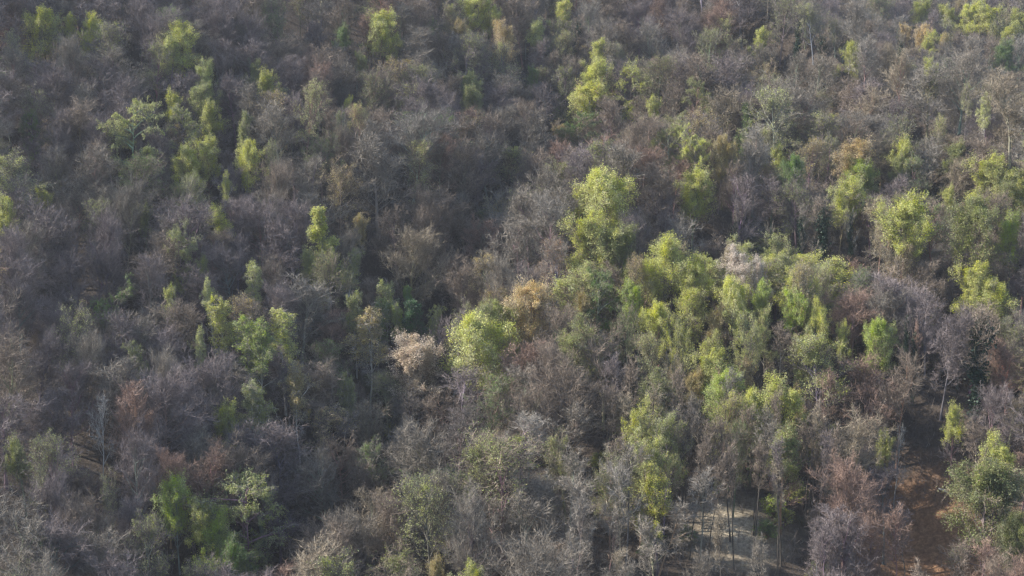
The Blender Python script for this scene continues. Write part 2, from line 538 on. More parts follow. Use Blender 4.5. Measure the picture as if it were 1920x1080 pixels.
# ------------------------------------------------------------------ trees that stand out in the photograph
# (u, v of the crown's top, width, height of the visible crown in photograph pixels, form, colour, label or None, reference phrase or None)
FEATURED = [
    # upper part of the hillside, from the gully westward
    (66, 14, 62, 46, 'leafy', 'yellow', 'broad yellow-green tree at the upper edge, first bright crown from the west', 'the westernmost yellow crown'),
    (130, 24, 22, 20, 'oval', 'yellow'), (172, 26, 44, 42, 'leafy', 'yellow'), (212, 38, 62, 36, 'budding', 'olive'),
    (346, 38, 64, 64, 'leafy', 'yellow', 'dense bright yellow tree, most vivid of the crowns high on the west slope', 'the bright yellow crown'),
    (315, 64, 42, 52, 'oval', 'pale'), (284, 70, 56, 60, 'budding', 'olive'), (386, 112, 44, 52, 'leafy', 'pale'),
    (363, 155, 38, 56, 'oval', 'olive'), (395, 188, 34, 46, 'oval', 'lime'), (320, 170, 28, 24, 'oval', 'yellow'),
    (330, 194, 54, 50, 'layered', 'olive'), (500, 128, 36, 46, 'oval', 'lime'), (474, 114, 20, 22, 'oval', 'olive'),
    (240, 184, 92, 104, 'layered', 'pale', 'wide pale tree with flat tiers of sparse leaves on the west slope', 'the pale tiered tree'),
    (62, 204, 34, 60, 'layered', 'green'), (350, 270, 48, 82, 'leafy', 'lime'),
    (388, 257, 42, 62, 'leafy', 'lime', 'lime tree with ragged top, taller of a touching pair on the west slope', 'the ragged lime pair'),
    (378, 322, 64, 54, 'budding', 'olive'),
    (480, 262, 46, 76, 'leafy', 'yellow', 'bright yellow-green tall tree alone among bare crowns on the west slope', 'the lone tall lime crown'),
    (512, 262, 32, 40, 'budding', 'olive'), (420, 322, 20, 24, 'birch', 'yellow'), (80, 350, 26, 22, 'oval', 'yellow'),
    (450, 212, 22, 40, 'birch', 'olive'), (530, 22, 60, 50, 'budding', 'green'), (631, 45, 24, 40, 'oval', 'green'),
    (708, 18, 54, 60, 'leafy', 'lime', 'rounded lime tree near the top edge with a smaller one below it', 'the rounded top-edge lime tree'),
    (736, 65, 24, 38, 'oval', 'lime'), (682, 100, 22, 24, 'oval', 'olive'),
    (888, -22, 50, 60, 'leafy', 'lime', 'bright green tree cut by the top edge beside a small orange crown', 'the top-edge green tree'),
    (922, 12, 24, 32, 'oval', 'lime'), (942, 37, 44, 28, 'dome', 'orange'), (878, 36, 30, 20, 'oval', 'ochre'), (812, 32, 16, 18, 'oval', 'green'),
    (1046, -2, 28, 36, 'oval', 'lime'), (1007, 34, 28, 38, 'oval', 'pale'),
    (1079, 22, 24, 62, 'ivied', None, 'slim trunk wrapped in dark ivy standing out near the top edge', 'the dark ivy column'),
    (1055, 54, 34, 42, 'budding', 'pale'), (1110, 72, 30, 34, 'oval', 'lime'), (1134, 76, 42, 34, 'budding', 'tan'), (1164, 78, 34, 34, 'budding', 'olive'),
    (1118, 110, 64, 62, 'leafy', 'lime', 'large lime tree, upper of two stacked crowns on the middle slope', 'the upper stacked lime tree'),
    (1098, 152, 64, 72, 'leafy', 'yellow', 'large yellow-green tree, lower of two stacked crowns on the middle slope', 'the lower stacked lime tree'),
    (1180, 114, 54, 78, 'layered', 'lime'), (1232, 100, 64, 56, 'budding', 'olive'), (1300, 144, 54, 64, 'layered', 'olive'),
    (886, 134, 38, 34, 'leafy', 'olive'), (884, 160, 46, 50, 'leafy', 'olive'), (1002, 124, 18, 32, 'oval', 'green'), (1086, 206, 64, 46, 'layered', 'green'),
    (1222, 180, 24, 36, 'oval', 'lime'), (1254, 218, 50, 60, 'layered', 'olive'), (1280, 228, 48, 60, 'layered', 'lime'),
    (672, 190, 36, 40, 'budding', 'pale'), (645, 180, 16, 18, 'oval', 'yellow'), (630, 200, 30, 40, 'budding', 'olive'),
    # right half, upper
    (1350, 252, 44, 52, 'leafy', 'ochre', 'compact ochre tree above the deep hollow', 'the compact ochre tree'),
    (1306, 252, 52, 52, 'layered', 'lime'), (1394, 194, 30, 42, 'conical', 'green'),
    (1605, 262, 64, 40, 'dome', 'orange', 'orange-leaved spreading tree with a lime tree right below it', 'the orange spreading tree'),
    (1620, 297, 56, 48, 'leafy', 'vivid', 'vivid lime tree right below the orange spreading tree', 'the vivid tree under the orange one'),
    (1577, 330, 54, 42, 'leafy', 'lime'), (1464, 274, 28, 46, 'oval', 'lime'), (1492, 290, 42, 42, 'leafy', 'green'), (1515, 258, 58, 42, 'budding', 'ochre'),
    (1550, 248, 42, 42, 'budding', 'olive'), (1700, 200, 64, 62, 'budding', 'olive'), (1753, 214, 36, 38, 'budding', 'pale'), (1703, 254, 36, 38, 'oval', 'lime'),
    (1786, 260, 32, 42, 'oval', 'olive'), (1684, 286, 24, 28, 'oval', 'olive'), (1862, 288, 70, 42, 'leafy', 'lime'), (1900, 314, 52, 34, 'leafy', 'olive'),
    (1850, 312, 34, 30, 'budding', 'ochre'), (1776, 345, 22, 24, 'oval', 'lime'), (1908, 334, 44, 42, 'leafy', 'lime'), (1592, 82, 34, 28, 'leafy', 'lime'),
    (1418, 52, 22, 28, 'oval', 'lime'), (1492, 14, 28, 48, 'ivied', None), (1545, 54, 26, 34, 'ivied', None), (1690, 60, 22, 24, 'ivied', None),
    (1825, 20, 16, 44, 'ivied', None, 'thin dark ivy-covered trunk alone on the far slope', 'the thin far ivy trunk'),
    (1732, 45, 30, 22, 'dome', 'orange'), (1703, 44, 20, 16, 'oval', 'orange'), (1772, 62, 30, 18, 'dome', 'ochre'), (1742, 58, 26, 20, 'oval', 'lime'),
    (1748, 88, 32, 22, 'leafy', 'lime'), (1896, 40, 40, 26, 'leafy', 'lime'), (1896, 75, 46, 30, 'leafy', 'green'), (1868, 30, 34, 24, 'budding', 'lime'),
    (1728, -6, 44, 20, 'leafy', 'lime'), (1778, 8, 34, 18, 'leafy', 'yellow'), (1822, -1, 44, 22, 'leafy', 'lime'), (1860, 8, 42, 22, 'leafy', 'yellow'),
    (1902, 15, 40, 22, 'leafy', 'lime'), (1850, 168, 22, 42, 'birch', 'pale'), (1816, 150, 22, 32, 'budding', 'pale'), (1546, 168, 34, 46, 'budding', 'olive'),
    # west slope, middle
    (14, 362, 36, 54, 'oval', 'lime', 'tall bright lime crown at the western edge of the slope', 'the lime crown on the western edge'),
    (425, 384, 34, 52, 'oval', 'yellow', 'small vivid yellow-green tree in a dark part of the west slope', 'the small yellow tree'),
    (335, 418, 52, 62, 'layered', 'olive'),
    (612, 388, 60, 84, 'conical', 'lime', 'pointed lime tree shaped like a cone among bare crowns', 'the cone-shaped lime tree'),
    (272, 380, 20, 22, 'oval', 'olive'), (215, 524, 62, 70, 'layered', 'green'), (465, 492, 24, 38, 'birch', 'pale'), (325, 532, 18, 30, 'birch', 'lime'),
    (400, 526, 22, 40, 'birch', 'pale'), (425, 552, 38, 56, 'birch', 'yellow', 'slim yellow-green birch with bare white stem on the dark slope', 'the slim yellow birch'),
    (460, 588, 38, 44, 'birch', 'vivid'),
    (478, 598, 50, 88, 'birch', 'vivid', 'very bright green birch, biggest of the birch group on the dark slope', 'the brightest green birch'),
    (530, 584, 42, 68, 'birch', 'lime', 'dull lime birch with a drooping crown beside a twisted pale tree', 'the drooping lime birch'),
    (570, 464, 24, 26, 'oval', 'olive'), (376, 480, 16, 18, 'oval', 'olive'), (372, 614, 22, 28, 'birch', 'pale'), (270, 628, 26, 24, 'birch', 'olive'),
    (558, 686, 46, 96, 'birch', 'ochre', 'yellowish birch with several pale stems near the foot of the gully', 'the yellowish birch'),
    (478, 704, 44, 74, 'birch', 'olive'), (620, 462, 64, 66, 'budding', 'olive'), (640, 700, 26, 52, 'birch', 'olive'),
    (560, 575, 60, 90, 'snag', 'silver', 'bare pale tree with twisted branches beside the drooping lime birch', None),
    # middle
    (765, 421, 116, 110, 'fine', 'tan', 'big rounded bare tree with a smooth tan dome of twigs', 'the big tan dome'),
    (900, 404, 62, 64, 'dome', 'reddish', 'reddish bare rounded crown between the tan dome and the tall lime pair', 'the reddish round crown'),
    (1046, 440, 64, 64, 'budding', 'rust', 'rust-brown tree just budding beside the big lime crown', 'the rust-brown budding tree'),
    (1124, 316, 100, 92, 'leafy', 'lime', 'largest lime crown, broad dome standing behind another lime tree', 'the largest lime dome'),
    (1122, 394, 84, 112, 'leafy', 'lime', 'tall lime tree, its foot in dark shade, in front of the broad lime dome', 'the tall lime tree in front'),
    (1170, 420, 62, 62, 'leafy', 'olive'), (1088, 345, 36, 60, 'oval', 'lime'),
    (985, 526, 78, 46, 'dome', 'orange', 'flat-topped orange-tan tree on the edge of the gully', 'the flat orange crown'),
    (930, 560, 76, 52, 'leafy', 'olive', 'dull olive tree between the orange crown and the big round lime tree', None),
    (895, 588, 112, 118, 'leafy', 'lime', 'big round lime tree full of leaves beside the pink blossom tree', 'the big round lime tree'),
    (785, 626, 82, 82, 'leafy', 'pink', 'pale pink blossoming tree in the gully beside a big lime tree', 'the pink blossom tree'),
    (704, 560, 28, 52, 'birch', 'green'), (690, 578, 54, 76, 'birch', 'ochre', 'yellow-green birch with forked white trunk in the gully', 'the forked birch'),
    (746, 561, 22, 42, 'birch', 'vivid'), (762, 540, 34, 70, 'conical', 'green'),
    (778, 566, 54, 76, 'conical', 'dark', 'dark green spire-shaped tree behind the pink blossom tree', 'the dark green spire'),
    (725, 521, 28, 34, 'birch', 'pale'), (666, 548, 26, 34, 'birch', 'pale'), (648, 458, 26, 62, 'birch', 'olive'), (668, 401, 22, 24, 'oval', 'ochre'),
    (806, 566, 24, 26, 'birch', 'lime'), (1114, 500, 62, 62, 'layered', 'green'), (1178, 478, 60, 70, 'budding', 'ochre'), (1212, 486, 46, 60, 'leafy', 'lime'),
    (1262, 440, 76, 66, 'leafy', 'lime', 'yellow-green spreading tree at the crest of the middle spur', 'the spur-top lime tree'),
    (1200, 532, 40, 62, 'oval', 'vivid'), (1178, 560, 54, 60, 'budding', 'green'), (1240, 564, 52, 38, 'leafy', 'yellow'), (1106, 544, 28, 28, 'oval', 'ochre'),
    (1222, 624, 64, 62, 'budding', 'pale'), (1266, 654, 54, 44, 'budding', 'ochre'),
    # right half, middle
    (1300, 316, 56, 90, 'leafy', 'lime', 'isolated dense lime tree with a dark lower side above the ivy hollow', 'the isolated dense lime tree'),
    (1707, 361, 80, 80, 'leafy', 'lime', 'round lime tree beside a small pale blossoming tree on the east slope', 'the round east lime tree'),
    (1655, 374, 38, 40, 'oval', 'tan', 'small pale blossoming tree touching the round lime tree of the east slope', None),
    (1678, 416, 62, 56, 'budding', 'tan'), (1686, 454, 52, 40, 'budding', 'ochre'),
    (1825, 374, 80, 80, 'leafy', 'olive', 'olive round-headed tree between two lime trees on the east slope', 'the round olive tree'),
    (1902, 398, 52, 74, 'leafy', 'vivid', 'bright lime tree at the eastern edge, standing above an ivied stem', 'the lime tree on the eastern edge'),
    (1368, 450, 40, 40, 'oval', 'tan'),
    (1390, 462, 44, 44, 'halfleaf', 'white', 'whitish blossoming tree on the crest of the middle spur', 'the white blossom tree'),
    (1430, 484, 28, 28, 'oval', 'white'), (1305, 476, 54, 50, 'leafy', 'lime'), 
    (1362, 518, 58, 80, 'leafy', 'lime', 'yellow-green tree below the white blossom tree, beside a vivid narrow one', 'the lime tree below the white blossom'),
    (1425, 526, 32, 60, 'oval', 'vivid', 'narrow vivid green tree, brightest on the middle spur', 'the narrow vivid tree'),
    (1500, 506, 56, 54, 'leafy', 'lime'), (1498, 484, 66, 30, 'budding', 'ochre'), (1546, 500, 40, 44, 'budding', 'pale'),
    (1498, 544, 40, 54, 'oval', 'vivid'), (1524, 560, 44, 60, 'leafy', 'yellow'), (1338, 574, 32, 48, 'oval', 'ochre'),
    (1648, 602, 52, 48, 'leafy', 'vivid', 'vivid green bushy tree alone among pinkish bare trees', 'the lone vivid bushy tree'),
    (1578, 604, 20, 28, 'oval', 'lime'),
    (1836, 494, 62, 62, 'leafy', 'yellow', 'yellow-green tree behind a dark ivy-choked tree on the east slope', 'the yellow tree behind the ivy'),
    (1872, 534, 74, 48, 'leafy', 'lime'),
    (1840, 566, 76, 80, 'ivied', None, 'tree choked with dark ivy in front of a yellow-green crown', 'the ivy-choked tree'),
    (1720, 596, 24, 48, 'ivied', None), (1706, 566, 22, 44, 'ivied', None), (1378, 396, 26, 54, 'ivied', None), (1452, 412, 22, 30, 'ivied', None),
    (1545, 368, 42, 46, 'ivied', None), (1505, 384, 24, 30, 'ivied', None), (1530, 450, 26, 30, 'ivied', None), (1600, 385, 24, 36, 'ivied', None),
    (1345, 656, 66, 60, 'leafy', 'lime', 'lime tree, topmost of the bright cluster on the lower spur', 'the lower-spur lime cluster'),
    (1360, 690, 64, 64, 'leafy', 'vivid'), (1300, 690, 34, 34, 'oval', 'ochre'), (1400, 674, 34, 36, 'oval', 'orange'),
    (1460, 704, 84, 70, 'leafy', 'lime'), (1500, 720, 40, 60, 'budding', 'yellow'), (1412, 728, 60, 78, 'leafy', 'lime'), (1350, 730, 60, 90, 'budding', 'lime'),
    (1500, 768, 24, 24, 'oval', 'orange'), (1532, 774, 36, 64, 'oval', 'lime'), (1470, 800, 56, 90, 'oval', 'olive'), (1380, 790, 50, 80, 'budding', 'green'),
    (1600, 766, 136, 112, 'fine', 'tan', 'large rounded bare tree with tan twigs above the rust-topped tree', 'the large tan bare crown'),
    (1590, 850, 120, 120, 'fine', 'reddish', 'rust-topped bare rounded tree beside the patch of orange ground', 'the rust-topped tree'),
    (1684, 798, 40, 90, 'snag', 'white', 'slender tree with white trunk and pale twigs beside the orange ground', 'the white-trunked tree'),
    (1888, 818, 68, 70, 'leafy', 'lime'),
    (1862, 866, 130, 170, 'leafy', 'moss', 'wide full olive tree with a tall pointed outline beside the orange ground', 'the wide full olive tree'),
    (1656, 800, 24, 30, 'oval', 'lime'), (1790, 752, 28, 28, 'oval', 'lime'), (1902, 960, 60, 80, 'leafy', 'olive'),
    # lower left
    (418, 754, 38, 50, 'oval', 'lime', 'small bright lime tree alone low on the dark slope', 'the small low lime tree'),
    (328, 888, 54, 56, 'leafy', 'vivid', 'bright green tree uphill of the brightest lime tree at the bottom', 'the upper bottom-slope green tree'),
    (470, 876, 132, 92, 'layered', 'olive', 'wide olive tree with long flat sprays near the bottom edge', 'the wide olive sprays'),
    (388, 888, 44, 34, 'budding', 'olive'),
    (404, 958, 58, 112, 'leafy', 'vivid', 'tall vivid green tree, brightest along the bottom edge', 'the brightest bottom-edge tree'),
    (452, 1006, 48, 64, 'oval', 'green'), (275, 958, 86, 90, 'budding', 'olive'), (198, 878, 42, 56, 'budding', 'pale'), (380, 938, 44, 26, 'oval', 'lime'),
    (42, 818, 32, 20, 'oval', 'olive'), (76, 1000, 46, 54, 'budding', 'green'),
    (382, 828, 100, 90, 'vase', 'reddish', 'reddish bare tree with upright twigs low on the dark slope', 'the reddish upright tree'),
    (185, 732, 54, 120, 'snag', 'white', 'leafless white-barked tree standing pale against the dark slope', 'the white bare birch'),
    (700, 814, 60, 60, 'budding', 'green'), (814, 1040, 28, 46, 'oval', 'ochre'), (905, 1058, 38, 40, 'oval', 'lime'),
]
# low leafy bushes in the gaps between trunks: (u, v of the top, width, height, colour)
BUSHES = [
    (1146, 878, 60, 40, 'vivid'), (1120, 860, 50, 36, 'lime'), (1170, 800, 44, 50, 'vivid'), (1182, 830, 36, 44, 'lime'), (1128, 905, 54, 30, 'vivid'),
    (945, 690, 44, 40, 'green'), (886, 684, 40, 44, 'green'), (985, 700, 34, 34, 'lime'), (970, 958, 32, 28, 'vivid'), (1032, 945, 44, 36, 'olive'),
    (1006, 1010, 46, 60, 'green'), (1210, 985, 50, 40, 'lime'), (1230, 1000, 40, 40, 'vivid'), (1450, 940, 60, 50, 'vivid'), (1490, 920, 50, 44, 'lime'),
    (1500, 915, 44, 50, 'vivid'), (1440, 985, 60, 50, 'green'), (1470, 960, 50, 44, 'lime'), (1425, 870, 48, 46, 'vivid'), (1510, 840, 40, 40, 'lime'),
    (1895, 1030, 30, 36, 'vivid'), (1760, 690, 30, 26, 'green'), (1650, 640, 60, 26, 'vivid'), (1340, 640, 40, 28, 'green'), (1300, 620, 40, 30, 'lime'),
    (1540, 1060, 60, 30, 'lime'), (1100, 230, 70, 34, 'green'), (1130, 250, 60, 30, 'green'), (1445, 145, 24, 22, 'green'), (1560, 800, 40, 40, 'lime'),
    (1680, 760, 26, 30, 'green'), (830, 930, 40, 30, 'olive'), (900, 960, 44, 32, 'green'), (1210, 1020, 40, 40, 'green'), (640, 860, 40, 34, 'green'),
    (735, 800, 44, 36, 'lime'), (520, 840, 40, 28, 'olive'), (1290, 990, 44, 40, 'green'), (1350, 900, 40, 40, 'vivid'), (1110, 570, 60, 40, 'green'),
]
# fallen and broken timber: (u, v, length in metres, heading in degrees)
LOGS = [(965, 885, 7, 60), (1135, 935, 8, 100), (790, 835, 4, 20), (1790, 930, 5, -40), (1215, 860, 5, 160)]

KIND_NAME = {'leafy': 'leafy_tree', 'oval': 'leafy_tree', 'layered': 'tiered_tree', 'birch': 'birch_tree', 'conical': 'conical_tree', 'budding': 'budding_tree',
             'ivied': 'ivy_clad_tree', 'snag': 'pale_bare_tree', 'shrub': 'leafy_bush', 'dome': 'bare_tree', 'fine': 'rounded_bare_tree', 'vase': 'upright_bare_tree',
             'twisty': 'twisted_bare_tree', 'slender': 'slender_bare_tree', 'highcrown': 'slender_bare_tree', 'halfleaf': 'leafy_tree'}
ZONE_N = np.random.default_rng(5)


def zone_tint(u, v):
    """bark colours change across the hill with the species: mauve beeches to the west, tan and grey ones on the spurs"""
    r = random.random()
    if u < 560:
        return 'mauve' if r < .6 else 'brown' if r < .75 else 'grey' if r < .97 else 'reddish'
    if v < 300 and u > 1350:
        return 'mauve' if r < .25 else 'grey' if r < .5 else 'brown' if r < .7 else 'silver' if r < .85 else 'tan'
    if u > 1450 and v > 560:
        return 'brown' if r < .42 else 'reddish' if r < .66 else 'tan' if r < .72 else 'mauve'
    if v > 700:
        return 'grey' if r < .48 else 'silver' if r < .54 else 'brown' if r < .86 else 'dark' if r < .94 else 'tan'
    return 'brown' if r < .4 else 'mauve' if r < .6 else 'grey' if r < .85 else 'reddish' if r < .93 else 'silver'


planted = []      # (x, y, radius)
shown = []        # (u, vtop, w, h, depth) of the trees that must stay in view
records = []      # for labels


def note(o, u, v, w, look, noun, label=None, ref=None, group=None, depth=0):
    records.append(dict(o=o, u=u, v=v, w=w, look=look, noun=noun, label=label, ref=ref, group=group, depth=depth))


LOOK = {'lime': 'lime green', 'yellow': 'yellow-green', 'vivid': 'vivid green', 'green': 'mid green', 'dark': 'dark green', 'olive': 'olive', 'pale': 'pale green',
        'ochre': 'ochre', 'orange': 'orange-tan', 'tan': 'tan', 'pink': 'pink', 'white': 'whitish', 'moss': 'olive', 'rust': 'rust-brown', 'grey': 'grey', 'brown': 'brown',
        'mauve': 'mauve-grey', 'reddish': 'reddish', 'silver': 'silvery', None: 'dark ivy-clad'}

for row in FEATURED:
    u, v, w, h, form, colour = row[:6]
    label, ref = (row[6], row[7]) if len(row) > 6 else (None, None)
    H = 16.0
    for _ in range(3):
        b = march(u, v, H)
        if b is None:
            break
        d = project(b)[2]
        R = w / 2 * float(d) * TH / 960 * (1.0 if form in ('fine', 'vase', 'snag') else 1.5 if form in ('birch', 'oval') else 1.25)
        H = min(20.5, max(9.0 if form != 'shrub' else 5, 9.5 + 1.0 * R * 2 + (2.0 if form in ('birch', 'conical', 'ivied', 'snag') or colour == 'white' else 0)))
    if b is None:
        continue
    leaf = LEAF.get(colour)
    tint = BARK.get(colour) if form in ('fine', 'vase', 'snag') or (form == 'dome' and colour in BARK) else BARK[zone_tint(u, v)]
    f2 = form
    trunk = None
    if form == 'birch':
        tint, trunk = (0.24, 0.215, 0.19), (0.42, 0.40, 0.36)
    if form == 'snag':
        tint, trunk = tuple(c * 0.42 for c in tint), tuple(c * 0.62 for c in tint)
    if form == 'dome' and colour not in BARK:
        f2 = 'leafy'
    bare_one = form in ('fine', 'vase', 'snag') or form == 'dome' and colour in BARK
    if bare_one:
        leaf = None
    tw = math.radians(random.gauss(0, 2))
    o = plant(f2, b, H, R, random.random() * 6.28, tint, leaf, tilt=(tw, math.radians(random.gauss(3 if u < 700 else 0, 2))), name=KIND_NAME[form] if f2 == form else 'blossoming_tree' if colour in ('pink', 'white', 'tan') else 'leafy_tree', trunk=trunk)
    planted.append((b[0], b[1], max(1.6, R * 0.62)))
    shown.append((u, v, w, h, float(d)))
    noun = {'birch': 'birch', 'conical': 'pointed tree', 'layered': 'tiered tree', 'budding': 'budding tree', 'ivied': 'tree', 'snag': 'bare tree', 'fine': 'bare tree',
            'vase': 'bare tree', 'shrub': 'bush', 'oval': 'narrow tree'}.get(form, 'bare tree' if bare_one else 'blossoming tree' if colour in ('pink', 'white') else 'leafy tree')
    note(o, u, v + h / 2, w, LOOK[colour], noun, label, ref, {'birch': 'birches on the slope', 'budding': 'budding trees', 'ivied': 'ivy-clad trees', 'layered': 'tiered trees coming into leaf'}.get(form, 'trees in fresh leaf' if leaf else 'bare trees'), float(d))

for u, v, w, h, colour in BUSHES:
    b = march(u, v, 2.2)
    if b is None:
        continue
    d = float(project(b)[2])
    R = w / 2.6 * d * TH / 960
    o = plant('shrub', b, 1.6 + 0.8 * R * random.uniform(0.7, 1.1), R, random.random() * 6.28, BARK['grey'], LEAF[colour], name='leafy_bush')
    note(o, u, v + h / 2, w, LOOK[colour], 'low bush', None, None, 'low green bushes under the trees', d)

# ------------------------------------------------------------------ bare trees over the rest of the hill
cell = {}


def free(x, y, r):
    for px, py, pr in planted:
        if (px - x) ** 2 + (py - y) ** 2 < (pr + r * 0.55) ** 2:
            return False
    i, j = int(x // 8), int(y // 8)
    for a in range(i - 2, i + 3):
        for c in range(j - 2, j + 3):
            for qx, qy, qr in cell.get((a, c), ()):
                if (qx - x) ** 2 + (qy - y) ** 2 < max(r, qr) ** 2:
                    return False
    return True


CLEAR = [(plane_hit(1740, 985), 5.5)]
gu_, gv_ = None, None


def stand(u, v):
    """the open stand of tall trunks over pale ground, and the open orange bank (pixels of the ground point)"""
    if 1320 < u < 1500 and 1090 < v < 1330 or 1690 < u < 1800 and 890 < v < 1330:
        return 2
    return 1 if 1280 < u < 1560 and 890 < v <= 1090 or 1110 < u < 1210 and 850 < v < 960 else 0
bare = []
cand = np.random.default_rng(21)
N_C = 60000
cx = cand.uniform(-230, 420, N_C); cy = cand.uniform(120, 760, N_C)
cz = terrain(cx, cy)
cu, cv, cd = project(np.stack([cx, cy, cz + 15], -1))
bu, bv, _ = project(np.stack([cx, cy, cz + 6], -1))
gu, gv, _ = project(np.stack([cx, cy, cz], -1))
ok = (cd > 60) & (cu > -70) & (cu < 1990) & (cv < 1085) & (bv > -20)
# far things behind the crests do not show
for k in np.nonzero(ok)[0]:
    x, y = cx[k], cy[k]
    u, v, d = float(cu[k]), float(cv[k]), float(cd[k])
    far = d > 430
    sl = u > 1060 and v > 780 or (1250 < u < 1560 and 500 < v < 640)
    r = 3.1 if sl else 4.1 if v > 560 else 4.35 if not far else 5.6
    st = stand(float(gu[k]), float(gv[k]))
    if st == 2:
        r = 7.0
    if st == 1:
        r = 2.1
    r *= 0.85 + 0.4 * ((k * 7919) % 1000) / 1000
    if any((x - c[0]) ** 2 + (y - c[1]) ** 2 < q * q for c, q in CLEAR):
        continue
    if not free(x, y, r):
        continue
    # hidden behind the ground?
    p = np.array([x, y, cz[k] + 15.0])
    t = np.linspace(0.15, 0.985, 60)[:, None]
    q = CAM + t * (p - CAM)
    if np.any(q[:, 2] < terrain(q[:, 0], q[:, 1])):
        continue
    H = random.uniform(13.5, 19.0) if not sl else random.uniform(15, 19)
    pxm = 960 / TH / d
    R = random.uniform(3.3, 5.4) if not sl else random.uniform(2.2, 3.4)
    if not sl and random.random() < 0.10:
        H, R = random.uniform(18, 20.5), random.uniform(5.4, 6.6)
    if st:
        H, R = random.uniform(15, 19), random.uniform(1.8, 2.4)
    # keep the crowns that the photograph shows in front in view
    tu, tv, _ = project(np.array([x, y, cz[k] + H]))
    lowest = project(np.array([x, y, cz[k] + H * 0.35]))[1]
    bad = 0
    for su, sv, sw, sh, sd in shown:
        if sd <= d + 1 or st:
            continue
        if abs(tu - su) < sw * 0.36 + R * pxm * 0.72 and tv < sv + sh * 0.8 and lowest > sv + sh * 0.1:
            need = sv + sh * 0.8
            bad = max(bad, need - tv)
    if bad:
        H2 = H - bad / (pxm * 0.9)
        if H2 < 9.0:
            continue
        R *= max(0.75, H2 / H); H = H2
    cell.setdefault((int(x // 8), int(y // 8)), []).append((x, y, r))
    bare.append((x, y, float(cz[k]), H, R, u, float(tv), d, 'stand' if st else sl))

# young trees in the gaps that are left, low enough not to hide the crowns behind them
young = 0
for k in np.nonzero(ok)[0]:
    x, y = cx[k], cy[k]
    u, v, d = float(cu[k]), float(cv[k]), float(cd[k])
    if d > 420 or any((x - c[0]) ** 2 + (y - c[1]) ** 2 < q * q for c, q in CLEAR) or stand(float(gu[k]), float(gv[k])) or not free(x, y, 3.4):
        continue
    p = np.array([x, y, cz[k] + 9.0])
    q = CAM + np.linspace(0.15, 0.985, 60)[:, None] * (p - CAM)
    if np.any(q[:, 2] < terrain(q[:, 0], q[:, 1])):
        continue
    pxm = 960 / TH / d
    H, R = random.uniform(7.5, 12.0), random.uniform(2.2, 3.6)
    tu, tv, _ = project(np.array([x, y, cz[k] + H]))
    bad = 0
    for su, sv, sw, sh, sd in shown:
        if sd > d + 1 and abs(tu - su) < sw * 0.36 + R * pxm * 0.7 and tv < sv + sh * 0.8 and v > sv:
            bad = max(bad, sv + sh * 0.8 - tv)
    H -= bad / (pxm * 0.9)
    if H < 4.5:
        continue
    R *= max(0.6, min(1, H / 8)) * 1.1
    cell.setdefault((int(x // 8), int(y // 8)), []).append((x, y, 3.4))
    bare.append((x, y, float(cz[k]), H, R, u, float(tv), d, False))
    young += 1
print('young', young)

for x, y, z, H, R, u, v, d, sl in bare:
    zt = zone_tint(u, v)
    q = random.random()
    if sl == 'stand':
        form = 'highcrown'
    elif sl and v > 780 and q < 0.5:
        form = 'highcrown'
    elif sl and q < 0.8:
        form = 'slender'
    elif u < 620:
        form = 'dome' if q < .32 else 'vase' if q < .60 else 'twisty' if q < .68 else 'fine'
    elif v > 650 and u < 1200:
        form = 'twisty' if q < .14 else 'dome' if q < .5 else 'vase' if q < .72 else 'fine' if q < .86 else 'slender'
    else:
        form = 'dome' if q < .30 else 'fine' if q < .64 else 'vase' if q < .88 else 'twisty'
    leaf, nm = None, KIND_NAME[form]
    noun, look, grp = {'slender': 'slender bare tree', 'highcrown': 'slender bare tree', 'twisty': 'crooked bare tree', 'vase': 'upright bare tree', 'fine': 'rounded bare tree'}.get(form, 'bare tree'), LOOK.get(zt, 'dark'), 'bare trees of the hillside'
    spur = 1060 < u < 1580 and 420 < v < 640 or 1200 < u < 1560 and 600 < v < 860
    pb = 0 if sl == 'stand' else 0.10 if u < 620 else 0.93 if spur else 0.20
    if random.random() < pb and (spur or form != 'slender'):
        form, nm, noun, grp = 'budding', 'budding_tree', 'budding tree', 'budding trees'
        c = random.choice(['olive', 'olive', 'pale', 'ochre', 'green'] if not spur else ['lime', 'lime', 'pale', 'pale', 'olive', 'yellow'])
        if spur and random.random() < 0.85:
            form = 'halfleaf'
        leaf, look = LEAF[c], LOOK[c]
    east = 4.5 if u < 620 else 1.5
    o = plant(form, (x, y, z), H, R, random.random() * 6.28, BARK[zt], leaf, trunk=(0.10, 0.085, 0.07) if sl == 'stand' else None,
              tilt=(math.radians(random.gauss(0, 2.5)), math.radians(random.gauss(east, 3))), name=nm)
    note(o, u, v + 0.3 * H * 960 / TH / d, 2 * R * 960 / TH / d, look, noun, None, None, grp, d)
print('featured', len(planted), 'bare', len(bare))

